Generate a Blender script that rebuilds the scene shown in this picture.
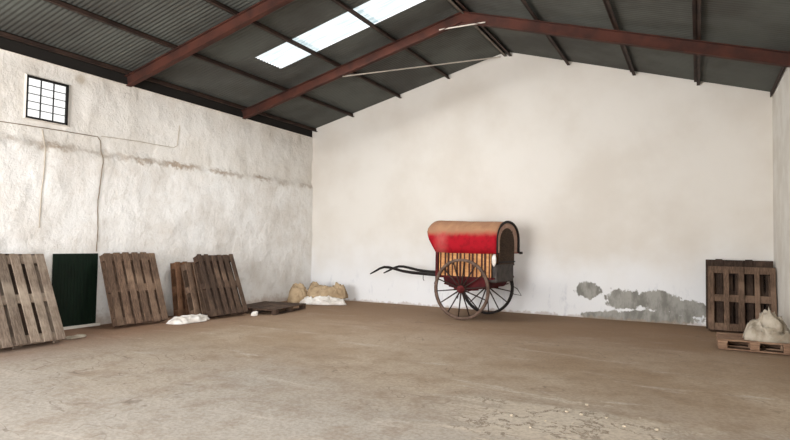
import bpy, bmesh, math, random
from mathutils import Vector, Matrix, noise as mnoise

S = bpy.context.scene
for o in list(bpy.data.objects):
    bpy.data.objects.remove(o)
COL = S.collection
random.seed(11)

# ------------------------------------------------------------------ camera
EYE = Vector((0.0, 0.0, 1.4))
FPX, YAW, PITCH, ROLL = 583.75, 0.47914, 0.0381, 0.01744
fw = Vector((-math.sin(YAW) * math.cos(PITCH), math.cos(YAW) * math.cos(PITCH), math.sin(PITCH)))
rt = Vector((math.cos(YAW), math.sin(YAW), 0)); up = rt.cross(fw)
r2 = math.cos(ROLL) * rt + math.sin(ROLL) * up
u2 = -math.sin(ROLL) * rt + math.cos(ROLL) * up
cd = bpy.data.cameras.new('camera'); cam = bpy.data.objects.new('camera', cd); COL.objects.link(cam)
cd.sensor_width = 36; cd.lens = 36 * FPX / 790; cd.clip_start = 0.05; cd.clip_end = 300
cam.matrix_world = Matrix(((r2.x, u2.x, -fw.x, EYE.x), (r2.y, u2.y, -fw.y, EYE.y), (r2.z, u2.z, -fw.z, EYE.z), (0, 0, 0, 1)))
S.camera = cam

# ------------------------------------------------------------------ sky, daylight, exposure
W = bpy.data.worlds.new('sky'); S.world = W; W.use_nodes = True
wn = W.node_tree; bg = wn.nodes['Background']
sky = wn.nodes.new('ShaderNodeTexSky'); sky.sky_type = 'HOSEK_WILKIE'; sky.turbidity = 4.0; sky.ground_albedo = 0.4
sky.sun_direction = Vector((0.35, -0.35, 0.87)).normalized()
wmix = wn.nodes.new('ShaderNodeMixRGB'); wmix.inputs[0].default_value = 0.75; wmix.inputs[2].default_value = (1.0, 1.0, 1.0, 1)
wn.links.new(sky.outputs[0], wmix.inputs[1]); wn.links.new(wmix.outputs[0], bg.inputs[0])
bg.inputs[1].default_value = 1.6

def area(name, loc, size, rot, energy, color):
    l = bpy.data.lights.new(name, 'AREA'); l.shape = 'RECTANGLE'; l.size, l.size_y = size
    l.energy = energy; l.color = color
    o = bpy.data.objects.new(name, l); COL.objects.link(o); o.location = loc; o.rotation_euler = rot
    return o
# daylight through the open gate behind the camera
area('gate_daylight', (-4.3, -3.62, 1.75), (3.8, 3.1), (math.radians(91), 0, 0), 900, (0.985, 0.985, 1.0))
# side light added at an unseen right-wall opening to brighten the left wall
area('added_side_light', (1.30, -1.6, 1.55), (2.6, 2.9), (math.radians(90), 0, math.radians(90)), 420, (0.985, 0.985, 1.0))
# daylight falling through the translucent roof sheets
area('skylight_daylight', (-5.3, 8.23, 4.93), (3.1, 0.7), (0, -math.atan(0.262), 0), 125, (0.96, 0.985, 1.0))
VS = S.view_settings
VS.view_transform = 'Standard'; VS.look = 'None'; VS.gamma = 1; VS.use_curve_mapping = False
VS.exposure = 0.34

# ------------------------------------------------------------------ dimensions
XL, XR, YB, YF = -8.525, 1.153, 11.93, -3.5
HE = 3.97                      # eaves
RX = -3.60                     # ridge
SL, SR = 0.262, 0.287          # roof slopes
def raft_z(x):                 # centre line of the rafters
    return 5.30 - SL * (RX - x) if x < RX else 5.30 - SR * (x - RX)
def sheet_z(x): return raft_z(x) + 0.185

# ------------------------------------------------------------------ materials
def lin(c):
    return tuple(((v / 255) / 12.92 if v / 255 <= 0.04045 else ((v / 255 + 0.055) / 1.055) ** 2.4) for v in c) + (1,)
class M:
    """small wrapper for building node materials"""
    def __init__(s, name, rough=0.85, metal=0.0):
        s.m = bpy.data.materials.new(name); s.m.use_nodes = True; s.t = s.m.node_tree
        s.b = s.t.nodes['Principled BSDF']; s.b.inputs['Roughness'].default_value = rough
        s.b.inputs['Metallic'].default_value = metal; s.b.inputs['Specular IOR Level'].default_value = 0.25
        s.co = None
    def n(s, kind, **kw):
        x = s.t.nodes.new(kind)
        for k, v in kw.items(): setattr(x, k, v)
        return x
    def put(s, sock, v):
        if hasattr(v, 'is_linked') or hasattr(v, 'links'): s.t.links.new(v, sock)
        elif isinstance(v, tuple) and len(v) == 3 and sock.type == 'RGBA': sock.default_value = lin(v)
        else: sock.default_value = v
    def coord(s):
        if s.co is None: s.co = s.n('ShaderNodeTexCoord').outputs['Object']
        return s.co
    def xyz(s):
        q = s.n('ShaderNodeSeparateXYZ'); s.put(q.inputs[0], s.coord()); return q.outputs
    def scaled(s, sc):
        q = s.n('ShaderNodeMapping'); s.put(q.inputs['Vector'], s.coord()); q.inputs['Scale'].default_value = sc
        return q.outputs[0]
    def noise(s, scale, detail=6, rough=0.6, sc=None, dist=0.0):
        q = s.n('ShaderNodeTexNoise'); s.put(q.inputs['Vector'], s.scaled(sc) if sc else s.coord())
        q.inputs['Scale'].default_value = scale; q.inputs['Detail'].default_value = detail
        q.inputs['Roughness'].default_value = rough; q.inputs['Distortion'].default_value = dist
        return q.outputs['Fac']
    def math(s, op, a, b=0.0, clamp=False):
        q = s.n('ShaderNodeMath', operation=op, use_clamp=clamp); s.put(q.inputs[0], a); s.put(q.inputs[1], b)
        return q.outputs[0]
    def ramp(s, v, lo, hi, a=0.0, b=1.0):
        q = s.n('ShaderNodeMapRange', interpolation_type='SMOOTHSTEP'); s.put(q.inputs[0], v)
        q.inputs[1].default_value = lo; q.inputs[2].default_value = hi; q.inputs[3].default_value = a; q.inputs[4].default_value = b
        return q.outputs[0]
    def mix(s, f, a, b, blend='MIX'):
        q = s.n('ShaderNodeMixRGB', blend_type=blend); s.put(q.inputs[0], f); s.put(q.inputs[1], a); s.put(q.inputs[2], b)
        return q.outputs[0]
    def color(s, c): s.put(s.b.inputs['Base Color'], c); return s
    def bump(s, h, strength=0.5, dist=0.02):
        q = s.n('ShaderNodeBump'); q.inputs['Strength'].default_value = strength; q.inputs['Distance'].default_value = dist
        s.put(q.inputs['Height'], h)
        if s.b.inputs['Normal'].is_linked: s.put(q.inputs['Normal'], s.b.inputs['Normal'].links[0].from_socket)
        s.put(s.b.inputs['Normal'], q.outputs[0]); return s
    def ellipse(s, x, z, cx, cz, rx, rz):
        a = s.math('DIVIDE', s.math('SUBTRACT', x, cx), rx); b = s.math('DIVIDE', s.math('SUBTRACT', z, cz), rz)
        return s.math('SUBTRACT', 1.0, s.math('SQRT', s.math('ADD', s.math('MULTIPLY', a, a), s.math('MULTIPLY', b, b))))

def plain(name, c, rough=0.85, c2=None, scale=8.0, sc=None, metal=0.0, bump=0.0, lo=0.35, hi=0.65):
    m = M(name, rough, metal)
    if c2:
        f = m.noise(scale, 5, 0.6, sc); m.color(m.mix(m.ramp(f, lo, hi), c, c2))
        if bump: m.bump(f, bump, 0.01)
    else: m.color(lin(c))
    return m.m

def wood(name, c, dark, light):
    m = M(name, 0.9)
    g = m.noise(9, 6, 0.65, (1.2, 9, 9)); big = m.noise(2.2, 4, 0.6)
    col = m.mix(m.ramp(g, 0.35, 0.68), dark, c); col = m.mix(m.ramp(big, 0.5, 0.75, 0, 0.75), col, light)
    oi = m.n('ShaderNodeObjectInfo'); v = m.ramp(oi.outputs['Random'], 0, 1, 0.82, 1.15)
    hs = m.n('ShaderNodeHueSaturation'); m.put(hs.inputs['Color'], col); m.put(hs.inputs['Value'], v)
    m.color(hs.outputs[0]); m.bump(g, 0.5, 0.006)
    return m.m

def wall_left_mat():
    m = M('old_limewashed_rubble_wall', 0.95)
    x, y, z = m.xyz()
    n1 = m.noise(1.3, 8, 0.6); n2 = m.noise(7, 8, 0.7); n3 = m.noise(26, 5, 0.6)
    col = m.mix(m.ramp(n1, 0.38, 0.66), (233, 231, 227), (217, 212, 205))
    col = m.mix(m.ramp(n2, 0.56, 0.75, 0, 0.5), col, (192, 182, 168))
    n5 = m.noise(3.2, 9, 0.75, (1, 1, 1.3), 0.5)
    col = m.mix(m.ramp(n5, 0.52, 0.72, 0, 0.4), col, (190, 180, 166))
    up_ = m.ramp(m.math('ADD', z, m.math('MULTIPLY', m.math('SUBTRACT', n2, 0.5), 0.8)), 2.5, 2.9)
    col = m.mix(m.math('MULTIPLY', up_, 0.45), col, (209, 202, 191))
    # brown dirt along the old ledge, with its shadow line painted in
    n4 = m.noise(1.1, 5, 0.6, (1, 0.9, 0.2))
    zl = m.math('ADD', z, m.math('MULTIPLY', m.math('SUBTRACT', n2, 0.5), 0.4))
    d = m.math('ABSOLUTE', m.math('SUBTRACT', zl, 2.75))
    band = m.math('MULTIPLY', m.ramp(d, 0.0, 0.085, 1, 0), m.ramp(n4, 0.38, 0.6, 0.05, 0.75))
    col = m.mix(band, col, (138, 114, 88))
    # rust run below the roof and grime near the floor
    e = m.ellipse(y, z, 5.75, 3.86, 0.13, 0.10)
    col = m.mix(m.ramp(m.math('ADD', e, m.math('MULTIPLY', n2, 0.3)), 0.1, 0.9, 0, 0.35), col, (160, 136, 90))
    g = m.ramp(m.math('ADD', z, m.math('MULTIPLY', m.math('SUBTRACT', n2, 0.5), 0.5)), 0.0, 0.22, 0.5, 0)
    col = m.mix(g, col, (160, 134, 112))
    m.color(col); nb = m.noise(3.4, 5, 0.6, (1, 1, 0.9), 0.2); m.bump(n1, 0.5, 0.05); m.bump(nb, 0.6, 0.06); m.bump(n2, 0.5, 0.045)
    return m.m
def wall_back_mat():
    m = M('white_plaster_with_damp_patches', 0.95)
    x, y, z = m.xyz()
    n1 = m.noise(0.7, 6, 0.55); n2 = m.noise(9, 8, 0.65, (1, 1, 0.7)); n3 = m.noise(40, 4, 0.6)
    col = m.mix(m.ramp(n1, 0.35, 0.7), (222, 217, 209), (212, 205, 195))
    low = m.math('ADD', z, m.math('MULTIPLY', m.math('SUBTRACT', n1, 0.5), 1.6))
    col = m.mix(m.ramp(low, 0.35, 1.7, 1, 0), col, (230, 230, 230))     # newer whitewash on the lower part
    ns = m.noise(5, 6, 0.7, (1, 1, 0.4))
    bl = m.math('MULTIPLY', m.ramp(ns, 0.55, 0.7), m.ramp(low, 0.3, 0.9, 0.6, 0))
    col = m.mix(bl, col, (196, 198, 204))
    # peeled damp patches
    mask = m.ellipse(x, z, -1.90, 0.53, 0.29, 0.19)
    for a in ((-1.25, 0.38, 0.42, 0.23), (-0.66, 0.39, 0.48, 0.23), (-0.15, 0.28, 0.40, 0.19), (-0.8, 0.08, 1.0, 0.15), (-1.7, 0.04, 0.42, 0.10)):
        mask = m.math('MAXIMUM', mask, m.ellipse(x, z, *a))
    mm = m.math('ADD', mask, m.math('MULTIPLY', m.math('SUBTRACT', n2, 0.5), 1.25))
    pc = m.mix(m.ramp(ns, 0.38, 0.62), (116, 114, 106), (156, 153, 145))
    col = m.mix(m.ramp(mm, 0.10, 0.22, 0, 0.95), col, pc)
    base = m.ramp(m.math('ADD', z, m.math('MULTIPLY', m.math('SUBTRACT', n2, 0.5), 0.25)), 0.0, 0.05, 0.5, 0)
    col = m.mix(base, col, (158, 136, 116))
    m.color(col); m.bump(n1, 0.3, 0.03); m.bump(n2, 0.25, 0.01); m.bump(n3, 0.15, 0.004)
    return m.m
def floor_mat():
    m = M('dusty_earth_and_concrete_floor', 0.9)
    x, y, z = m.xyz()
    n1 = m.noise(0.45, 7, 0.6); n2 = m.noise(2.6, 8, 0.68); n3 = m.noise(30, 5, 0.65)
    ns = m.noise(1.6, 7, 0.7, (0.45, 1.5, 1), 0.6)
    col = m.mix(m.ramp(n1, 0.36, 0.64), (158, 136, 111), (184, 167, 146))
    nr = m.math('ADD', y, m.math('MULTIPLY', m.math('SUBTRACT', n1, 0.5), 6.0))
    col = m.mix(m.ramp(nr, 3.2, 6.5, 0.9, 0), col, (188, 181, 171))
    col = m.mix(m.ramp(n2, 0.44, 0.68, 0, 0.45), col, (136, 112, 87))
    col = m.mix(m.ramp(ns, 0.55, 0.72, 0, 0.6), col, (210, 200, 187))
    # redder earth drifted against the walls
    wl = m.math('ADD', m.math('ADD', x, 8.525), m.math('MULTIPLY', m.math('SUBTRACT', n2, 0.5), 1.6))
    col = m.mix(m.ramp(wl, 0.5, 2.3, 0.85, 0), col, (140, 104, 80))
    wb = m.math('ADD', m.math('SUBTRACT', 11.93, y), m.math('MULTIPLY', m.math('SUBTRACT', n2, 0.5), 2.2))
    col = m.mix(m.ramp(wb, 0.6, 6.0, 0.9, 0), col, (132, 103, 77))
    # broken pale patch
    e = m.math('ADD', m.ellipse(x, y, -1.0, 4.75, 1.15, 0.75), m.math('MULTIPLY', m.math('SUBTRACT', ns, 0.5), 2.2))
    col = m.mix(m.ramp(e, 0.0, 0.6, 0, 0.75), col, (212, 200, 182))
    e2 = m.math('MULTIPLY', m.ramp(e, 0.1, 0.5), m.ramp(m.math('ABSOLUTE', m.math('SUBTRACT', n2, 0.5)), 0.0, 0.022, 1, 0))
    col = m.mix(m.math('MULTIPLY', e2, 0.75), col, (104, 82, 58))
    # worn cracks
    v = m.noise(0.8, 3, 0.5, (0.8, 1.3, 1), 1.4)
    cr = m.math('MULTIPLY', m.ramp(m.math('ABSOLUTE', m.math('SUBTRACT', v, 0.5)), 0.0, 0.006, 1, 0), m.ramp(n1, 0.46, 0.56, 0, 0.5))
    col = m.mix(cr, col, (98, 82, 68))
    fine = m.mix(m.ramp(n3, 0.4, 0.62, 0.0, 0.28), col, (118, 100, 84))
    m.color(fine); m.bump(n2, 0.35, 0.03); m.bump(n3, 0.3, 0.008); m.bump(e2, 0.5, 0.02)
    return m.m
def sheet_mat():
    m = M('dull_corrugated_metal', 0.7, 0.0)
    n1 = m.noise(0.8, 6, 0.6); n2 = m.noise(5, 6, 0.7, (0.3, 1, 1))
    col = m.mix(m.ramp(n1, 0.35, 0.65), (84, 86, 81), (68, 67, 63))
    col = m.mix(m.ramp(n2, 0.58, 0.78, 0, 0.35), col, (92, 76, 62))
    m.color(col); return m.m
def skylight_mat():
    m = M('translucent_ribbed_fibreglass', 0.6)
    out = m.t.nodes['Material Output']
    tl = m.n('ShaderNodeBsdfTranslucent'); tp = m.n('ShaderNodeBsdfTransparent')
    n1 = m.noise(6, 5, 0.6, (0.25, 6, 1))
    c = m.mix(m.ramp(n1, 0.4, 0.62), (232, 236, 235), (196, 208, 211)); m.put(tl.inputs[0], c); m.put(tp.inputs[0], c)
    mx = m.n('ShaderNodeMixShader'); mx.inputs[0].default_value = 0.7
    m.t.links.new(tp.outputs[0], mx.inputs[1]); m.t.links.new(tl.outputs[0], mx.inputs[2]); m.t.links.new(mx.outputs[0], out.inputs[0])
    return m.m
def glass_mat():
    m = M('dusty_window_glass', 0.3)
    out = m.t.nodes['Material Output']
    tp = m.n('ShaderNodeBsdfTransparent'); tp.inputs[0].default_value = (0.93, 0.92, 0.9, 1)
    gl = m.n('ShaderNodeBsdfGlossy'); gl.inputs['Roughness'].default_value = 0.1
    mx = m.n('ShaderNodeMixShader'); mx.inputs[0].default_value = 0.06
    m.t.links.new(tp.outputs[0], mx.inputs[1]); m.t.links.new(gl.outputs[0], mx.inputs[2]); m.t.links.new(mx.outputs[0], out.inputs[0])
    return m.m
def canopy_mat():
    m = M('red_canvas_faded_on_top', 0.85)
    x, y, z = m.xyz()
    n1 = m.noise(3.5, 6, 0.6, (1.6, 1, 1)); n2 = m.noise(14, 4, 0.6)
    zz = m.math('ADD', z, m.math('MULTIPLY', m.math('SUBTRACT', n1, 0.5), 0.16))
    red = m.mix(m.ramp(n2, 0.4, 0.7), (158, 6, 26), (136, 4, 20))
    # sun-bleached strip beside the front bow, and the bleached crown
    fr = m.math('MULTIPLY', m.ramp(m.math('ABSOLUTE', m.math('ADD', x, 0.50)), 0.02, 0.2, 0.38, 0), m.ramp(n1, 0.35, 0.6, 0.5, 1))
    red = m.mix(fr, red, (190, 118, 108))
    col = m.mix(m.ramp(zz, 1.52, 1.66), red, m.mix(m.ramp(n1, 0.3, 0.7), (168, 126, 94), (150, 108, 82)))
    m.color(col); m.bump(n2, 0.2, 0.004)
    return m.m

MAT = dict(
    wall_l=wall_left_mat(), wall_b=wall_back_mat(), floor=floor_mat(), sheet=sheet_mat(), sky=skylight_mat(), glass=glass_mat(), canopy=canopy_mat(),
    wall_p=plain('white_plaster', (226, 222, 214), 0.95, (214, 208, 198), 2.0, bump=0.1),
    earth=plain('pale_yard_ground', (168, 152, 130), 0.95, (150, 134, 112), 1.0),
    board=plain('eave_shade_black', (34, 31, 28), 0.95),  # black paints the shade in the eave gap
    steel=plain('rust_red_painted_steel', (78, 43, 33), 0.8, (54, 32, 26), 2.5, bump=0.1),
    purlin=plain('dark_brown_painted_steel', (66, 50, 42), 0.7, (48, 37, 32), 3.0),
    ridge=plain('ridge_lit_face_steel', (120, 112, 102), 0.6, (92, 82, 72), 3.0),  # paler steel painting the lit left face of the single ridge beam
    rod=plain('pale_galvanised_rod', (190, 180, 168), 0.5),
    winframe=plain('black_window_iron', (24, 22, 20), 0.6),
    green=plain('very_dark_green_paint', (10, 30, 18), 0.6, (7, 23, 14), 4.0, (1, 6, 1)),
    cable=plain('weathered_cable', (126, 112, 96), 0.8), cable_pale=plain('limewashed_cable', (178, 166, 150), 0.9),
    p_grey=wood('weathered_grey_wood', (134, 118, 104), (98, 84, 72), (160, 146, 130)),
    p_tan=wood('weathered_brown_wood', (118, 95, 78), (78, 61, 50), (142, 118, 98)),
    p_dark=wood('dark_brown_wood', (90, 71, 58), (58, 45, 38), (112, 91, 75)),
    p_orange=wood('reddish_brown_wood', (122, 88, 66), (84, 60, 44), (140, 106, 82)),
    p_mid=wood('brown_weathered_wood', (112, 90, 74), (78, 62, 50), (134, 110, 92)),
    p_shade=wood('gap_shade_wood', (72, 57, 47), (46, 36, 30), (90, 72, 60)),  # wood darkened to paint the shade seen through front pallet gaps
    p_pale=wood('pale_pinkish_wood', (158, 126, 102), (122, 94, 76), (178, 148, 122)),
    burlap=plain('beige_burlap', (182, 160, 130), 0.95, (150, 128, 100), 5.0, bump=0.25),
    burlap_pale=plain('pale_grey_burlap', (188, 178, 162), 0.95, (152, 140, 122), 5.0, bump=0.25),
    whitebag=plain('white_woven_plastic', (232, 228, 222), 0.6, (206, 198, 188), 5.0, bump=0.2),
    pebble=plain('pale_stone', (200, 188, 168), 0.9, (176, 162, 142), 6.0),
    maroon=plain('dark_red_paint', (86, 18, 22), 0.7, (60, 12, 16), 5.0),
    hubred=plain('worn_red_paint', (104, 36, 36), 0.75, (76, 30, 28), 9.0),
    rim_near=plain('dusty_brown_wheel_wood', (112, 92, 80), 0.85, (84, 66, 56), 7.0),
    black=plain('blackened_iron', (28, 23, 21), 0.6), spoke=plain('dark_brown_spoke_wood', (52, 38, 32), 0.7),
    amber=plain('amber_varnished_slats', (206, 152, 100), 0.65, (176, 120, 74), 9.0, (1, 1, 2.5)),
    bar=plain('dark_brown_bars', (66, 34, 22), 0.6),
    trim=plain('faded_pink_lining', (196, 166, 148), 0.9, (176, 142, 126), 6.0),
    louvre=plain('dark_brown_wicker', (84, 64, 48), 0.8, (56, 42, 32), 14.0, (1, 1, 5), bump=0.4),
    greybox=plain('grey_brown_leather', (86, 80, 76), 0.7, (66, 60, 58), 8.0, bump=0.15),
)

# ------------------------------------------------------------------ mesh helpers
def obj(name, bm, m, parent=None, smooth=False, loc=None):
    bmesh.ops.recalc_face_normals(bm, faces=bm.faces[:])
    me = bpy.data.meshes.new(name); bm.to_mesh(me); bm.free()
    if smooth:
        for p in me.polygons: p.use_smooth = True
    me.materials.append(m if not isinstance(m, str) else MAT[m])
    o = bpy.data.objects.new(name, me); COL.objects.link(o)
    if parent: o.parent = parent
    if loc: o.location = loc
    return o
def tag(o, label=None, cat=None, group=None, kind=None):
    for k, v in (('label', label), ('category', cat), ('group', group), ('kind', kind)):
        if v: o[k] = v
    return o
def struct(name, bm, m, smooth=False): return tag(obj(name, bm, m, smooth=smooth), kind='structure')
def thing(name, label, cat, loc=(0, 0, 0), rz=0.0, group=None, mat=None):
    o = bpy.data.objects.new(name, None); COL.objects.link(o); o.empty_display_size = 0.1
    if mat is not None: o.matrix_world = mat
    else: o.location = loc; o.rotation_euler = (0, 0, rz)
    return tag(o, label, cat, group)
def B(): return bmesh.new()
def box(bm, lo, hi, bevel=0.0, mat=None):
    lo, hi = Vector(lo), Vector(hi)
    r = bmesh.ops.create_cube(bm, size=1.0)['verts']
    for v in r: v.co = Vector(((lo[i] + hi[i]) / 2 + v.co[i] * (hi[i] - lo[i]) for i in range(3)))
    if bevel:
        es = list({e for v in r for e in v.link_edges})
        q = bmesh.ops.bevel(bm, geom=es, offset=bevel, segments=1, affect='EDGES')
        r = list({v for f in q['faces'] for v in f.verts} | {v for v in r if v.is_valid})
    if mat is not None: bmesh.ops.transform(bm, matrix=mat, verts=r)
    return bm
def tube(bm, pts, r, n=8, closed=False):
    pts = [Vector(p) for p in pts]; rings = []; N = len(pts); prev = None
    for i, p in enumerate(pts):
        a = pts[i - 1] if (i > 0 or closed) else p; b = pts[(i + 1) % N] if (i < N - 1 or closed) else p
        t = (b - a).normalized()
        if prev is None:
            s = t.cross(Vector((0, 0, 1)));
            if s.length < 0.05: s = t.cross(Vector((0, 1, 0)))
        else: s = prev - t * prev.dot(t)
        s.normalize(); prev = s; w = t.cross(s)
        rr = r[i] if isinstance(r, (list, tuple)) else r
        rings.append([bm.verts.new(p + (s * math.cos(k * 2 * math.pi / n) + w * math.sin(k * 2 * math.pi / n)) * rr) for k in range(n)])
    for i in range(N if closed else N - 1):
        A, C = rings[i], rings[(i + 1) % N]
        for k in range(n): bm.faces.new((A[k], A[(k + 1) % n], C[(k + 1) % n], C[k]))
    if not closed: bm.faces.new(rings[0][::-1]); bm.faces.new(rings[-1])
    return bm
def lathe_y(bm, prof, cx=0, cz=0, n=24):
    """profile of (y, radius) turned round an axis along y"""
    R = [[bm.verts.new((cx + r * math.cos(2 * math.pi * k / n), y, cz + r * math.sin(2 * math.pi * k / n))) for k in range(n)] for y, r in prof]
    for i in range(len(R) - 1):
        for k in range(n): bm.faces.new((R[i][k], R[i][(k + 1) % n], R[i + 1][(k + 1) % n], R[i + 1][k]))
    return R
def prism(bm, poly, d0, d1, axis='y'):
    f = (lambda a, b, d: (a, d, b)) if axis == 'y' else (lambda a, b, d: (d, a, b))
    A = [bm.verts.new(f(a, b, d0)) for a, b in poly]; C = [bm.verts.new(f(a, b, d1)) for a, b in poly]
    bm.faces.new(A); bm.faces.new(C[::-1]); n = len(poly)
    for i in range(n): bm.faces.new((A[i], C[i], C[(i + 1) % n], A[(i + 1) % n]))
    return bm
def frange(a, b, step):
    n = max(1, int(round((b - a) / step))); return [a + (b - a) * i / n for i in range(n + 1)]
def fr(x, y, z, o=4, h=0.9): return mnoise.fractal(Vector((x, y, z)), h, 2.1, o)

# ------------------------------------------------------------------ the setting
# floor: faintly uneven
bm = B(); xs = frange(XL - 0.35, XR + 0.3, 0.15); ys = frange(YF - 0.3, YB + 0.3, 0.15)
G = [[bm.verts.new((x, y, 0.006 * fr(x * 0.9, y * 0.9, 3.0) - 0.008)) for y in ys] for x in xs]
for i in range(len(xs) - 1):
    for j in range(len(ys) - 1): bm.faces.new((G[i][j], G[i + 1][j], G[i + 1][j + 1], G[i][j + 1]))
struct('floor', bm, 'floor', True)
struct('ground', box(B(), (-40, -40, -0.2), (40, 40, -0.06)), 'earth')

# left wall: rough rubble masonry, thicker below an old ledge, with a window opening
WY0, WY1, WZ0, WZ1 = 4.90, 5.53, 3.09, 3.71
bm = B()
ys = [y for y in frange(YF, YB, 0.07) if min(abs(y - WY0), abs(y - WY1)) > 0.03] + [WY0, WY1]; ys.sort()
zs = [z for z in frange(-0.05, HE, 0.07) if min(abs(z - WZ0), abs(z - WZ1)) > 0.03] + [WZ0, WZ1]; zs.sort()
def wl_x(y, z):
    led = 2.75 + 0.07 * fr(y * 1.4, 0, 7.7)
    t = max(0, min(1, (z - led) / 0.07)); amp = 1.0
    if 5.2 < y < 6.3 and z < 1.3: amp = 0.25
    if WY0 - 0.12 < y < WY1 + 0.12 and z > 2.95: amp = 0.3
    strength = 1.0 if y > 4.4 else 0.6
    return XL - 0.045 * t * strength + amp * (0.022 * fr(y * 1.3, z * 1.3, 1.0) + 0.017 * fr(y * 4, z * 3, 9.0)) + 0.05 * amp * math.exp(-((z - led + 0.1) / 0.09) ** 2) * max(0, fr(y * 1.1, 2, 2) + 0.25)
G = [[bm.verts.new((wl_x(y, z), y, z)) for z in zs] for y in ys]
hole = lambda y, z: WY0 < y < WY1 and WZ0 < z < WZ1
for i in range(len(ys) - 1):
    for j in range(len(zs) - 1):
        if hole((ys[i] + ys[i + 1]) / 2, (zs[j] + zs[j + 1]) / 2): continue
        bm.faces.new((G[i][j], G[i + 1][j], G[i + 1][j + 1], G[i][j + 1]))
XO = XL - 0.36
def quad(bm, *p): bm.faces.new([bm.verts.new(q) for q in p])
OY0, OY1, OZ0, OZ1 = WY0 - 0.05, WY1 + 0.5, WZ0 - 0.1, WZ1 + 0.17
for a, b, c, d in ((YF, YB, -0.05, OZ0), (YF, YB, OZ1, HE), (YF, OY0, OZ0, OZ1), (OY1, YB, OZ0, OZ1)):
    quad(bm, (XO, a, c), (XO, b, c), (XO, b, d), (XO, a, d))
XI = XL - 0.06
quad(bm, (XI + 0.06, YF, HE), (XI + 0.06, YB, HE), (XO, YB, HE), (XO, YF, HE))
ic = [(WY0, WZ0), (WY1, WZ0), (WY1, WZ1), (WY0, WZ1)]; oc = [(OY0, OZ0), (OY1, OZ0), (OY1, OZ1), (OY0, OZ1)]
for k in range(4):
    a, b, c, d = ic[k], ic[(k + 1) % 4], oc[(k + 1) % 4], oc[k]
    quad(bm, (XL + 0.005, *a), (XL + 0.005, *b), (XO, *c), (XO, *d))
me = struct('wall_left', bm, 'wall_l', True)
# back, right and front walls
gable = lambda: [(XL - 0.36, -0.05), (XR + 0.3, -0.05), (XR + 0.3, sheet_z(XR + 0.3)), (RX, sheet_z(RX)), (XL - 0.36, sheet_z(XL - 0.36))]
struct('wall_back', prism(B(), gable(), YB, YB + 0.3), 'wall_b')
bm = B(); zr = sheet_z(XR) - 0.03
box(bm, (XR, YF, -0.05), (XR + 0.3, -2.9, zr)); box(bm, (XR, -2.9, 3.0), (XR + 0.3, -0.3, zr)); box(bm, (XR, -0.3, -0.05), (XR + 0.3, YB, zr))  # opening left for the added side light
struct('wall_right', bm, 'wall_p')
GX0, GX1, GZ = -6.8, -1.8, 3.35
bm = B()
prism(bm, [(XL - 0.36, -0.05), (GX0, -0.05), (GX0, sheet_z(GX0)), (XL - 0.36, sheet_z(XL - 0.36))], YF - 0.3, YF)
prism(bm, [(GX1, -0.05), (XR + 0.3, -0.05), (XR + 0.3, sheet_z(XR + 0.3)), (GX1, sheet_z(GX1))], YF - 0.3, YF)
prism(bm, [(GX0, GZ), (GX1, GZ), (GX1, sheet_z(GX1)), (RX, sheet_z(RX)), (GX0, sheet_z(GX0))], YF - 0.3, YF)
struct('wall_front', bm, 'wall_p')
# added black board painting the shade between wall head and roof
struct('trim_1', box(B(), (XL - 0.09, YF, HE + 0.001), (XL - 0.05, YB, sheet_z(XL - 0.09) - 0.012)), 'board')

# corrugated roof
PITCHW, AMP = 0.076, 0.0055
SK0, SK1, SKX0, SKX1 = 7.85, 8.62, -6.945, -3.72
def corr(bm, x0, x1, y0, y1, dz=0.0, seg=6):
    ys = frange(y0, y1, PITCHW / seg); xs = frange(x0, x1, 2.0)
    G = [[bm.verts.new((x, y, sheet_z(x) + dz + AMP * math.cos(2 * math.pi * y / PITCHW))) for y in ys] for x in xs]
    for i in range(len(xs) - 1):
        for j in range(len(ys) - 1): bm.faces.new((G[i][j], G[i + 1][j], G[i + 1][j + 1], G[i][j + 1]))
    return bm
bm = B(); XE = XL - 0.75
corr(bm, XE, RX, YF - 0.4, SK0 + 0.02); corr(bm, XE, SKX0 + 0.02, SK0 + 0.02, SK1 - 0.02); corr(bm, SKX1 - 0.02, RX, SK0 + 0.02, SK1 - 0.02); corr(bm, XE, RX, SK1 - 0.02, YB + 0.4)
corr(bm, RX, XR + 0.5, YF - 0.4, YB + 0.4)
struct('ceiling', bm, 'sheet', True)

# window
bm = B(); xf = XL - 0.02; t = 0.030
for lo, hi in (((WY0, WZ0), (WY1, WZ0 + t)), ((WY0, WZ1 - t), (WY1, WZ1)), ((WY0, WZ0), (WY0 + t, WZ1)), ((WY1 - t, WZ0), (WY1, WZ1))):
    box(bm, (xf - 0.012, *lo), (xf + 0.022, *hi))
wf = struct('window_1', bm, 'winframe')
for k in (1, 2):
    y = WY0 + t + (WY1 - WY0 - 2 * t) * k / 3
    obj('glazing_bar', box(B(), (xf - 0.01, y - 0.005, WZ0 + t), (xf + 0.012, y + 0.005, WZ1 - t)), 'winframe', wf)
for k in range(1, 5):
    z = WZ0 + t + (WZ1 - WZ0 - 2 * t) * k / 5
    obj('glazing_bar', box(B(), (xf - 0.01, WY0 + t, z - 0.004), (xf + 0.010, WY1 - t, z + 0.004)), 'winframe', wf)
obj('glass', box(B(), (xf - 0.016, WY0 + t, WZ0 + t), (xf - 0.012, WY1 - t, WZ1 - t)), 'glass', wf)

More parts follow.
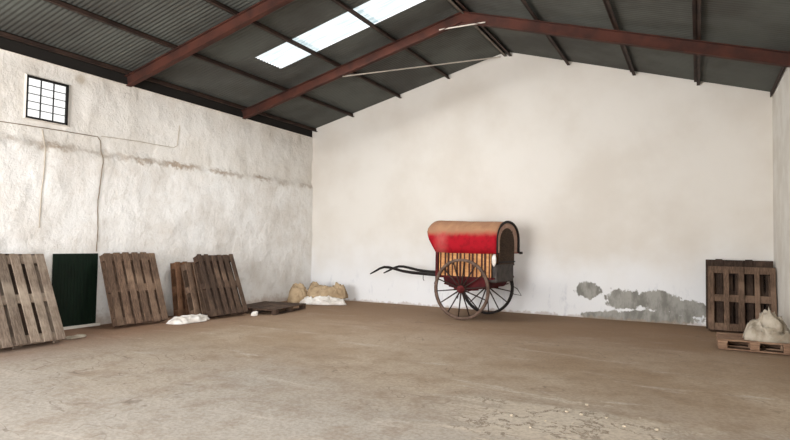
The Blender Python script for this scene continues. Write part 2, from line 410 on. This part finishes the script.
# low dark green door in the left wall
bm = B(); DY0, DY1, DZ0, DZ1 = 5.38, 6.11, 0.035, 1.14
box(bm, (XL - 0.03, DY0, DZ0), (XL + 0.018, DY1, DZ1))
k = DY0 + 0.03
while k < DY1 - 0.03:
    box(bm, (XL + 0.018, k, DZ0 + 0.02), (XL + 0.022, k + 0.022, DZ1 - 0.02)); k += 0.052
struct('door_1', bm, 'green')
struct('trim_2', box(B(), (XL - 0.05, DY0 - 0.03, -0.02), (XL + 0.05, DY1 + 0.06, DZ0)), 'wall_p')

# ------------------------------------------------------------------ roof steel
def ibeam(bm, p, q, h=0.18, w=0.10, t=0.012):
    p, q = Vector(p), Vector(q); d = (q - p); L = d.length; d.normalize()
    y = Vector((0, 1, 0)); n = d.cross(y); n = -n if n.z < 0 else n
    m = Matrix(((d.x, y.x, n.x, p.x), (d.y, y.y, n.y, p.y), (d.z, y.z, n.z, p.z), (0, 0, 0, 1)))
    for lo, hi in (((0, -w / 2, -h / 2), (L, w / 2, -h / 2 + t)), ((0, -w / 2, h / 2 - t), (L, w / 2, h / 2)), ((0, -t / 2, -h / 2 + t), (L, t / 2, h / 2 - t))):
        box(bm, lo, hi, mat=m)
    return bm
for yT, lab in ((9.33, 'rust-red steel rafter frame nearest the back wall, with short tie under the ridge'), (6.53, 'rust-red steel rafter frame nearer the viewer, running up in front of the skylight')):
    t = thing('roof_truss', lab, 'roof beam', (0, yT, 0), 0, 'steel rafter frames under the roof')
    obj('rafter', ibeam(B(), (XL + 0.03, 0, raft_z(XL + 0.03)), (RX, 0, raft_z(RX))), 'steel', t)
    obj('rafter', ibeam(B(), (RX, 0, raft_z(RX)), (XR - 0.02, 0, raft_z(XR - 0.02))), 'steel', t)
    bm = B()
    prism(bm, [(RX - 0.30, raft_z(RX - 0.3) - 0.08), (RX, raft_z(RX) - 0.14), (RX + 0.30, raft_z(RX + 0.3) - 0.08), (RX, raft_z(RX) + 0.06)], -0.012, 0.012)
    obj('ridge_plate', bm, 'steel', t)
    obj('collar_tie', box(B(), (-4.02, -0.045, 5.125), (-3.18, -0.03, 5.143)), 'rod', t)
PURL = [(-8.46, 'lowest roof purlin just above the top of the left wall'),
        (-7.39, 'second roof purlin up from the left wall'),
        (-6.12, 'roof purlin crossing under the lower part of the skylight'),
        (-4.92, 'roof purlin crossing under the upper part of the skylight'),
        (-3.64, 'left half of the ridge purlin, painted paler grey as its lit face'),
        (-3.53, 'right half of the ridge purlin, left dark as its shaded face'),
        (-2.33, 'first roof purlin down from the ridge on the right slope'),
        (-1.10, 'second roof purlin down from the ridge on the right slope'),
        (-0.01, 'third roof purlin down from the ridge on the right slope'),
        (1.125, 'lowest roof purlin just above the top of the right wall')]
for x, lab in PURL:
    z = raft_z(x) + 0.092; bm = B()
    # Z-shaped section
    box(bm, (x - 0.006, YF, z), (x + 0.006, YB - 0.005, z + 0.082)); 
    if x < 1.1: box(bm, (x - 0.006, YF, z), (x + 0.05, YB - 0.005, z + 0.010)); box(bm, (x - 0.05, YF, z + 0.070), (x + 0.006, YB - 0.005, z + 0.082))
    tag(obj('roof_purlin', bm, 'ridge' if x == -3.64 else 'purlin'), lab, 'roof beam', 'purlins under the roof sheets')
for x0, x1, lab in ((SKX0, -6.06, 'lowest and smallest bright translucent sheet of the roof skylight'), (-6.16, -4.86, 'middle bright translucent sheet of the roof skylight, between two purlins'), (-4.96, SKX1, 'topmost bright translucent sheet of the roof skylight, cut by the photo edge')):
    dz = {SKX0: 0.022, -6.16: 0.034, -4.96: 0.046}[x0]
    tag(obj('skylight_sheet', corr(B(), x0, x1, SK0, SK1, dz), 'sky', smooth=True), lab, 'skylight', 'translucent skylight sheets')
zt = lambda x: raft_z(x) - 0.05
tag(obj('tie_rod', tube(B(), [(-6.05, 9.36, raft_z(-6.05) - 0.095), (-3.72, YB - 0.01, 5.385)], 0.013, 6), 'rod'), 'thin pale tie rod slanting from the rafter to the top of the back wall', 'rod')

# ------------------------------------------------------------------ cables on the left wall
def on_wall(pts, lift=0.012):
    out = []
    for (y0, z0), (y1, z1) in zip(pts, pts[1:]):
        n = max(2, int(math.hypot(y1 - y0, z1 - z0) / 0.09))
        for k in range(n): 
            y, z = y0 + (y1 - y0) * k / n, z0 + (z1 - z0) * k / n
            out.append((wl_x(y, z) + lift, y, z))
    y, z = pts[-1]; out.append((wl_x(y, z) + lift, y, z)); return out
tag(obj('wall_cable', tube(B(), on_wall([(3.9, 2.96), (4.6, 2.975), (5.4, 3.0), (6.06, 3.01), (6.11, 2.95), (6.12, 2.5), (6.09, 2.0), (6.08, 1.17)]), 0.007, 6), 'cable'), 'dark cable under the window that turns down to the green door', 'cable')
tag(obj('wall_cable', tube(B(), on_wall([(5.17, 2.97), (5.2, 2.66), (5.19, 2.2), (5.15, 1.52)]), 0.007, 6), 'cable_pale'), 'pale limewashed cable hanging straight down the wall below the window', 'cable')
tag(obj('wall_cable', tube(B(), on_wall([(6.13, 3.03), (6.8, 3.06), (7.6, 3.07), (7.68, 3.12), (7.71, 3.5)]), 0.006, 6), 'cable_pale'), 'thin pale cable running right of the dark one and bending up', 'cable')

# ------------------------------------------------------------------ pallets
def pallet_parts(root, L, Wd, nb, bw, cov, nbot=3, rnd=1):
    """lies flat: length along x, width along y, deck on top"""
    R = random.Random(rnd); th = 0.144
    for k in range(nb):
        y = -Wd / 2 + bw / 2 + (Wd - bw) * k / (nb - 1); j = lambda s: R.uniform(-s, s)
        obj('deck_board', box(B(), (0.0 + j(0.008), y - bw / 2 + j(0.004), th - 0.022), (L + j(0.02), y + bw / 2 + j(0.004), th + j(0.003)), 0.003), cov, root)
    for x in (0.0, L / 2 - 0.06, L - 0.12):
        obj('cross_board', box(B(), (x, -Wd / 2, th - 0.046), (x + 0.12, Wd / 2, th - 0.0225), 0.003), cov, root)
    for x in (0.0, L / 2 - 0.06, L - 0.12):
        for y in (-Wd / 2, -0.05, Wd / 2 - 0.10):
            obj('block', box(B(), (x + 0.004, y + 0.002, 0.0225), (x + 0.116, y + 0.098, th - 0.0465), 0.004), cov, root)
    for k in range(nbot):
        wb = 0.10 if nbot < 6 else Wd / nbot - 0.002
        y = -Wd / 2 + (Wd - wb) * k / (nbot - 1)
        obj('bottom_board', box(B(), (0.002, y, 0.0), (L - 0.002, y + wb, 0.022), 0.003), cov, root)
def lean_matrix(foot, toward, ang, roll=0.0):
    """foot: point on the floor under the middle of the lower back edge; toward: horizontal direction it leans to"""
    h = Vector((math.cos(toward), math.sin(toward), 0)); U = h * math.sin(ang) + Vector((0, 0, math.cos(ang))); N = -h * math.cos(ang) + Vector((0, 0, math.sin(ang)))
    Y = N.cross(U)
    m = Matrix(((U.x, Y.x, N.x, foot[0]), (U.y, Y.y, N.y, foot[1]), (U.z, Y.z, N.z, foot[2]), (0, 0, 0, 1)))
    return m @ Matrix.Rotation(roll, 4, 'Z')
PG = 'wooden pallets in the hall'
def pallet(label, mat, L, Wd, nb, bw, cov, rnd, nbot=3):
    t = thing('wooden_pallet', label, 'pallet', mat=mat, group=PG); pallet_parts(t, L, Wd, nb, bw, cov, nbot, rnd); return t
PI = math.pi
R_ = math.radians
pallet('weathered grey wooden pallet leaning left of the green door, cut by the photo edge', lean_matrix((-7.50, 4.32, 0.0), PI, R_(27)), 1.22, 1.12, 7, 0.115, 'p_grey', 1)
pallet('dark pallet half hidden behind the leftmost leaning pallet', lean_matrix((-7.69, 4.33, 0.0), PI, R_(27.5)), 1.235, 1.13, 8, 0.12, 'p_shade', 2, 7)
pallet('brown wooden pallet leaning on the wall right of the green door', lean_matrix((-8.02, 6.53, 0.0), PI - 0.06, R_(21)), 1.175, 0.92, 6, 0.108, 'p_tan', 3, 6)
pallet('reddish brown pallet against the wall, rearmost of the leaning pair right of the white bag', lean_matrix((-8.32, 7.90, 0.0), PI, R_(8)), 0.96, 0.80, 5, 0.10, 'p_orange', 4, 6)
pallet('greyish pallet squeezed between the reddish one and the dark brown one', lean_matrix((-8.00, 7.98, 0.0), PI, R_(17)), 0.96, 0.80, 5, 0.12, 'p_tan', 6)
pallet('dark brown slatted pallet leaning in front of two others, left of the flat pallet', lean_matrix((-7.61, 8.07, 0.0), PI - 0.10, R_(24)), 1.155, 0.82, 6, 0.084, 'p_dark', 5, 8)
pallet('dark brown pallet lying flat on the floor by the left wall', Matrix.Translation((-7.50, 8.66, 0.0)) @ Matrix.Rotation(R_(99), 4, 'Z') @ Matrix.Diagonal((1, 1, 0.72, 1)), 1.22, 0.98, 7, 0.12, 'p_dark', 7)
pallet('dark brown pallet standing on end in front at the right corner', lean_matrix((0.645, 11.33, 0.0), PI / 2, R_(14)), 1.09, 0.98, 5, 0.078, 'p_mid', 8)
pallet('dark brown pallet standing behind another, against the back wall at the right corner', lean_matrix((0.62, 11.50, 0.0), PI / 2, R_(14)), 1.20, 1.0, 7, 0.11, 'p_shade', 9, 8)
pallet('pale pinkish pallet lying on the floor in the right corner with a sack on it', Matrix.Translation((0.24, 9.66, 0.0)), 0.88, 0.70, 5, 0.13, 'p_pale', 10)

# ------------------------------------------------------------------ sacks and bags
def drape(L, Wd, H, seed, lumps=(), fold=0.5, n=90, freq=3.0, dirx=0.5):
    """a slack sack lying in a heap: rounded mound(s) broken by sharp folds, edge tucked to the floor"""
    bm = B(); rings = 44; rows = []
    o = Vector((seed * 1.37, seed * 0.73, seed * 2.11))
    def rid(q): return 1 - 2 * abs(mnoise.noise(q))
    for j in range(1, rings + 1):
        t = j / rings; row = []
        for i in range(n):
            a = 2 * PI * i / n
            rim = 1 + 0.16 * mnoise.noise(Vector((math.cos(a) * 1.6, math.sin(a) * 1.6, 0)) + o) + 0.10 * mnoise.noise(Vector((math.cos(a) * 4, math.sin(a) * 4, 3)) + o)
            p = math.copysign(abs(math.cos(a)) ** 0.75, math.cos(a)), math.copysign(abs(math.sin(a)) ** 0.75, math.sin(a))
            tt = t ** 0.8
            x = p[0] * tt * rim * L / 2; y = p[1] * tt * rim * Wd / 2
            base = (1 - tt ** 4) ** 0.55
            hh = H * 0.78 if lumps else H
            for lx, ly, lh, lr in lumps: hh = max(hh, H * 0.78 + (lh - H * 0.78) * max(0.0, 1 - ((x - lx) ** 2 + (y - ly) ** 2) / lr ** 2) ** 0.6)
            q = Vector((x * freq * dirx, y * freq, 0)) + o; q = q + Vector((mnoise.noise(q * 0.8), mnoise.noise(q * 0.8 + Vector((5, 5, 5))), 0)) * 0.7
            f = 0.62 * rid(q) + 0.38 * rid(q * 2.3 + Vector((3, 1, 2))) + 0.12 * mnoise.noise(q * 5)
            z = hh * base * (1 - fold * 0.55 + fold * f)
            k = 0.035 * fold * base
            row.append(bm.verts.new((x + k * mnoise.noise(q * 2 + Vector((7, 0, 0))) * 2, y + k * mnoise.noise(q * 2 + Vector((0, 9, 0))) * 2, max(0.003, z) if j < rings else 0.0)))
        rows.append(row)
    for A, C in zip(rows, rows[1:]):
        for i in range(n): bm.faces.new((A[i], A[(i + 1) % n], C[(i + 1) % n], C[i]))
    T = bm.verts.new(sum((v.co for v in rows[0]), Vector()) / n)
    for i in range(n): bm.faces.new((T, rows[0][(i + 1) % n], rows[0][i]))
    bm.faces.new(rows[-1])
    return bm
def sack(name, label, cat, args, m, loc, rz, group=None):
    o = obj(name, drape(**args), m, smooth=True, loc=loc); o.rotation_euler = (0, 0, rz)
    return tag(o, label, cat, group)
SG = 'crumpled sacks and bags'
sack('empty_sack', 'white and grey crumpled sack at the bottom of the heap in the back left corner', 'sack', dict(L=1.02, Wd=0.44, H=0.14, seed=3, fold=0.8, freq=9), 'whitebag', (-7.42, 10.84, 0.0), R_(22), SG)
sack('empty_sack', 'broad beige burlap sack on top of the heap in the back left corner', 'sack', dict(L=0.96, Wd=0.46, H=0.27, seed=9, lumps=((0.34, 0, 0.33, 0.14), (-0.33, 0.02, 0.31, 0.15)), fold=0.85, freq=8), 'burlap', (-7.46, 11.08, 0.12), R_(22), SG)
sack('empty_sack', 'beige burlap sack slumped at the left end of the corner heap', 'sack', dict(L=0.44, Wd=0.44, H=0.31, seed=31, fold=0.9, freq=8), 'burlap', (-8.02, 10.74, 0.0), R_(30), SG)
sack('empty_sack', 'pale burlap sack slumped on the flat pallet in the right corner', 'sack', dict(L=0.58, Wd=0.46, H=0.26, seed=40, lumps=((0.06, 0.0, 0.33, 0.16),), fold=0.9, freq=8, dirx=0.7), 'burlap_pale', (0.84, 9.55, 0.148), R_(8), SG)
sack('plastic_bag', 'flat white plastic bag on the floor before the leaning pallets', 'bag', dict(L=0.36, Wd=0.78, H=0.09, seed=14, fold=0.8, freq=7), 'whitebag', (-7.62, 7.20, 0.0), R_(-4), SG)
sack('plastic_bag', 'small white bag scrap beside the foot of the dark brown slatted pallet', 'bag', dict(L=0.12, Wd=0.15, H=0.07, seed=2, fold=0.6, n=40, freq=14), 'whitebag', (-7.28, 8.44, 0.0), 0.4, SG)
sack('plastic_bag', 'flat pale scrap on the floor just right of the leftmost pallet', 'bag', dict(L=0.16, Wd=0.34, H=0.03, seed=6, fold=0.6, n=40, freq=10), 'burlap_pale', (-7.68, 5.22, 0.0), 0.2, SG)

# ------------------------------------------------------------------ the covered cart
cart = thing('covered_cart', 'red covered two-wheeled wooden cart standing by the back wall', 'cart', (-3.76, 10.672, 0.0), R_(-6))
WR = 0.56; WX = -0.04
def wheel(y, rimm, phase):
    bm = B(); n = 48; w = 0.022
    lathe_y(bm, [(y - w, WR), (y - w, WR - 0.05), (y + w, WR - 0.05), (y + w, WR), (y - w, WR)], WX, WR, n)
    bmesh.ops.remove_doubles(bm, verts=bm.verts[:], dist=1e-5)
    wh = obj('wheel', bm, rimm, cart, True)
    s = -1 if y < 0 else 1
    hb = B(); lathe_y(hb, [(y - 0.11, 0.001), (y - 0.11, 0.035), (y - 0.09, 0.05), (y - 0.045, 0.058), (y - 0.04, 0.07), (y + 0.04, 0.07), (y + 0.045, 0.058), (y + 0.09, 0.05), (y + 0.11, 0.035), (y + 0.11, 0.001)], WX, WR, 20)
    obj('hub', hb, 'hubred', wh, True)
    for k in range(14):
        a = phase + 2 * PI * k / 14; c = Vector((math.cos(a), 0, math.sin(a))); o = Vector((WX, y, WR))
        obj('spoke', tube(B(), [o + c * 0.07, o + c * 0.2, o + c * (WR - 0.045)], [0.017, 0.013, 0.011], 6), 'spoke', wh, True)
wheel(-0.565, 'rim_near', 0.12); wheel(0.565, 'black', 0.3)
obj('axle', tube(B(), [(WX, -0.55, WR), (WX, 0.55, WR)], 0.032, 10), 'maroon', cart, True)
# body
bm = B(); prism(bm, [(-0.50, 0.76), (-0.46, 0.62), (-0.05, 0.585), (0.40, 0.60), (0.50, 0.76)], -0.42, 0.42); obj('underbody', bm, 'maroon', cart)
for y in (-0.45, 0.45):
    sp = B()
    for k, (ln, zz) in enumerate(((0.46, 0.0), (0.36, -0.02), (0.25, -0.04))):
        tube(sp, [(x, y, 0.65 + zz - 0.07 * (1 - (x / 0.5) ** 2)) for x in frange(-ln, ln, 0.1)], 0.012, 6)
    obj('leaf_spring', sp, 'maroon', cart)
obj('floor_board', box(B(), (-0.58, -0.48, 0.76), (0.56, 0.48, 0.79)), 'maroon', cart)
for y, s in ((-0.50, -1), (0.50, 1)):
    pnl = obj('side_panel', box(B(), (-0.54, y - 0.012, 0.79), (0.52, y + 0.012, 1.25)), 'amber', cart)
    for k in range(13):
        x = -0.505 + k * 0.083 + (0.018 if k % 3 == 1 else 0); hw = (0.011, 0.016, 0.02)[k % 3]
        obj('upright_bar', box(B(), (x - hw, y + s * 0.012 - 0.011, 0.79), (x + hw, y + s * 0.012 + 0.011, 1.24)), 'bar', pnl)
    obj('sill_rail', box(B(), (-0.56, y - 0.022, 0.755), (0.54, y + 0.022, 0.795), 0.004), 'maroon', pnl)
    obj('top_rail', box(B(), (-0.56, y - 0.01, 1.25), (0.56, y + 0.01, 1.28), 0.004), 'bar', pnl)
    obj('corner_post', box(B(), (-0.615, y - 0.03, 0.70), (-0.555, y + 0.03, 1.27), 0.006), 'maroon', cart)
obj('front_panel', box(B(), (-0.585, -0.47, 0.79), (-0.565, 0.47, 1.15)), 'maroon', cart)
for y in (-0.50, 0.50):
    bm = B(); tube(bm, [(-0.59, y, 0.72), (-0.60, y - 0.02, 0.65), (-0.62, y - 0.03, 0.62)], [0.02, 0.03, 0.02], 8); obj('bracket', bm, 'maroon', cart, True)
# canopy
def arch(hw, ztop, zs, zb, n=18):
    return [(-hw, zb), (-hw, (zb + zs) / 2), (-hw, zs)] + [(-hw * math.cos(PI * k / n), zs + (ztop - zs) * math.sin(PI * k / n) ** 0.9) for k in range(1, n)] + [(hw, zs), (hw, (zb + zs) / 2), (hw, zb)]
bm = B(); prof = arch(0.53, 1.84, 1.46, 1.225); nx = 22; G = []
def x_front(z): 
    if z < 1.36: return -0.61 - 0.09 * (z - 1.225) / 0.135
    if z < 1.62: return -0.70 - 0.13 * ((z - 1.36) / 0.26) ** 0.8
    return -0.83 + 0.03 * ((z - 1.62) / 0.22) ** 2
for k in range(nx + 1):
    row = []
    for y, z in prof:
        x = x_front(z) + (0.625 - x_front(z)) * k / nx
        sag = 0.012 * math.sin(PI * max(0, min(1, (x + 0.6) / 1.2)) * 1) + 0.008 * mnoise.noise(Vector((x * 4, y * 3, z * 3)))
        f = 1 - 0.04 * max(0, (-0.70 - x) / 0.2)
        row.append(bm.verts.new((x, y * f + (0.01 * mnoise.noise(Vector((x * 5, z * 2, y)))), z - sag * 0.6 - 0.025 * (x + 0.6) / 1.2 * (1 if z > 1.5 else 0))))
    G.append(row)
for A, C in zip(G, G[1:]):
    for i in range(len(prof) - 1): bm.faces.new((A[i], A[i + 1], C[i + 1], C[i]))
cn = obj('canopy', bm, 'canopy', cart, True); md = cn.modifiers.new('thickness', 'SOLIDIFY'); md.thickness = 0.012; md.offset = 0
# rear: pink lining band, wicker panel, hoop, box
po = arch(0.50, 1.815, 1.46, 1.24, 18); pi_ = arch(0.355, 1.70, 1.40, 1.24, 18)
bm = B()
for x0 in (0.600, 0.615):
    A = [bm.verts.new((x0, *q)) for q in po]; C = [bm.verts.new((x0, *q)) for q in pi_]
    for i in range(len(po) - 1): bm.faces.new((A[i], A[i + 1], C[i + 1], C[i]))
obj('lining_band', bm, 'trim', cart)
bm = B(); pp = [(-0.355, 1.0)] + arch(0.355, 1.70, 1.40, 1.1, 18) + [(0.355, 1.0)]
prism(bm, pp, 0.585, 0.61, 'x')
rear = obj('rear_panel', bm, 'louvre', cart)
for k in range(9):
    z = 1.22 + k * 0.05; obj('slat', box(B(), (0.608, -0.30 + max(0, k - 5) * 0.02, z), (0.620, 0.30 - max(0, k - 5) * 0.02, z + 0.022)), 'louvre', rear)
obj('cross_rail', box(B(), (0.605, -0.36, 1.06), (0.63, 0.36, 1.085)), 'black', rear)
bx = obj('rear_box', box(B(), (0.40, -0.43, 0.70), (0.60, 0.36, 1.03), 0.02), 'greybox', cart)
obj('lid', box(B(), (0.39, -0.44, 1.00), (0.615, 0.37, 1.03), 0.006), 'greybox', bx)
hoop = [(0.635, -0.505, 1.22)] + [(0.635, y * 1.01, z) for y, z in arch(0.505, 1.815, 1.46, 1.25, 18)] + [(0.64, 0.515, 1.245), (0.665, 0.53, 1.235), (0.70, 0.55, 1.24)]
obj('canopy_hoop', tube(B(), hoop, [0.016] * 8 + [0.024] * (len(hoop) - 8), 8), 'black', cart, True)
rg = B(); bmesh.ops.create_icosphere(rg, subdivisions=3, radius=1.0)
for w in rg.verts: w.co = Vector((w.co.x * 0.045, w.co.y * 0.022, w.co.z * 0.11)) * (1 + 0.25 * mnoise.noise(w.co * 1.7))
obj('bright_gap_patch', rg, 'whitebag', cart, True, (0.575, -0.50, 1.11))  # added pale patch standing in for bright wall seen through a gap
# shafts
pts = [(-2.33, 0.73), (-2.2, 0.79), (-2.08, 0.85), (-1.96, 0.885), (-1.84, 0.885), (-1.68, 0.86), (-1.5, 0.826), (-1.25, 0.803), (-0.9, 0.795), (-0.58, 0.79)]
for y in (-0.36, 0.36):
    sh = obj('shaft', tube(B(), [(x, y * (1 - 0.22 * max(0, (-0.9 - x))), z) for x, z in pts], [0.013, 0.02, 0.024, 0.026, 0.027, 0.028, 0.028, 0.03, 0.032, 0.034], 8), 'black', cart, True)
    if y < 0: obj('hook', tube(B(), [(-0.98, y * 0.985, 0.785), (-0.98, y * 0.985, 0.70), (-0.96, y * 0.985, 0.66)], 0.007, 6), 'black', sh)
obj('prop_rod', tube(B(), [(-0.20, -0.36, 0.60), (-0.20, -0.36, 0.46), (-0.22, -0.36, 0.36)], 0.008, 6), 'black', cart)
obj('step', tube(B(), [(0.55, 0.30, 0.70), (0.62, 0.30, 0.46), (0.78, 0.30, 0.44), (0.70, 0.30, 0.56), (0.56, 0.30, 0.64)], 0.008, 6), 'black', cart)

# ------------------------------------------------------------------ pale pebbles on the broken patch of floor
R = random.Random(5)
stones = [(586.7, 405), (566.5, 412), (581.3, 415), (511.4, 416), (624, 427), (657, 430.5), (572, 424), (545, 421), (606, 418), (640, 418), (530, 428), (598, 432)]
for i, (u, v) in enumerate(stones):
    d = fw + r2 * ((u - 395) / FPX) - u2 * ((v - 220) / FPX); p = EYE + d * (-EYE.z / d.z)
    bm = B(); bmesh.ops.create_icosphere(bm, subdivisions=2, radius=1.0); s = R.uniform(0.007, 0.011) * (1.3 if i < 6 else 0.8)
    for w in bm.verts: w.co = Vector((w.co.x * s * 1.2, w.co.y * s, w.co.z * s * 0.7)) * (1 + 0.3 * mnoise.noise(w.co * 1.5 + Vector((i, 0, 0))))
    o = obj('pebble', bm, 'pebble', smooth=True, loc=(p.x, p.y, s * 0.4))
    tag(o, 'small pale pebble lying on the broken patch of the floor in the foreground', 'stone', 'pale pebbles on the floor')
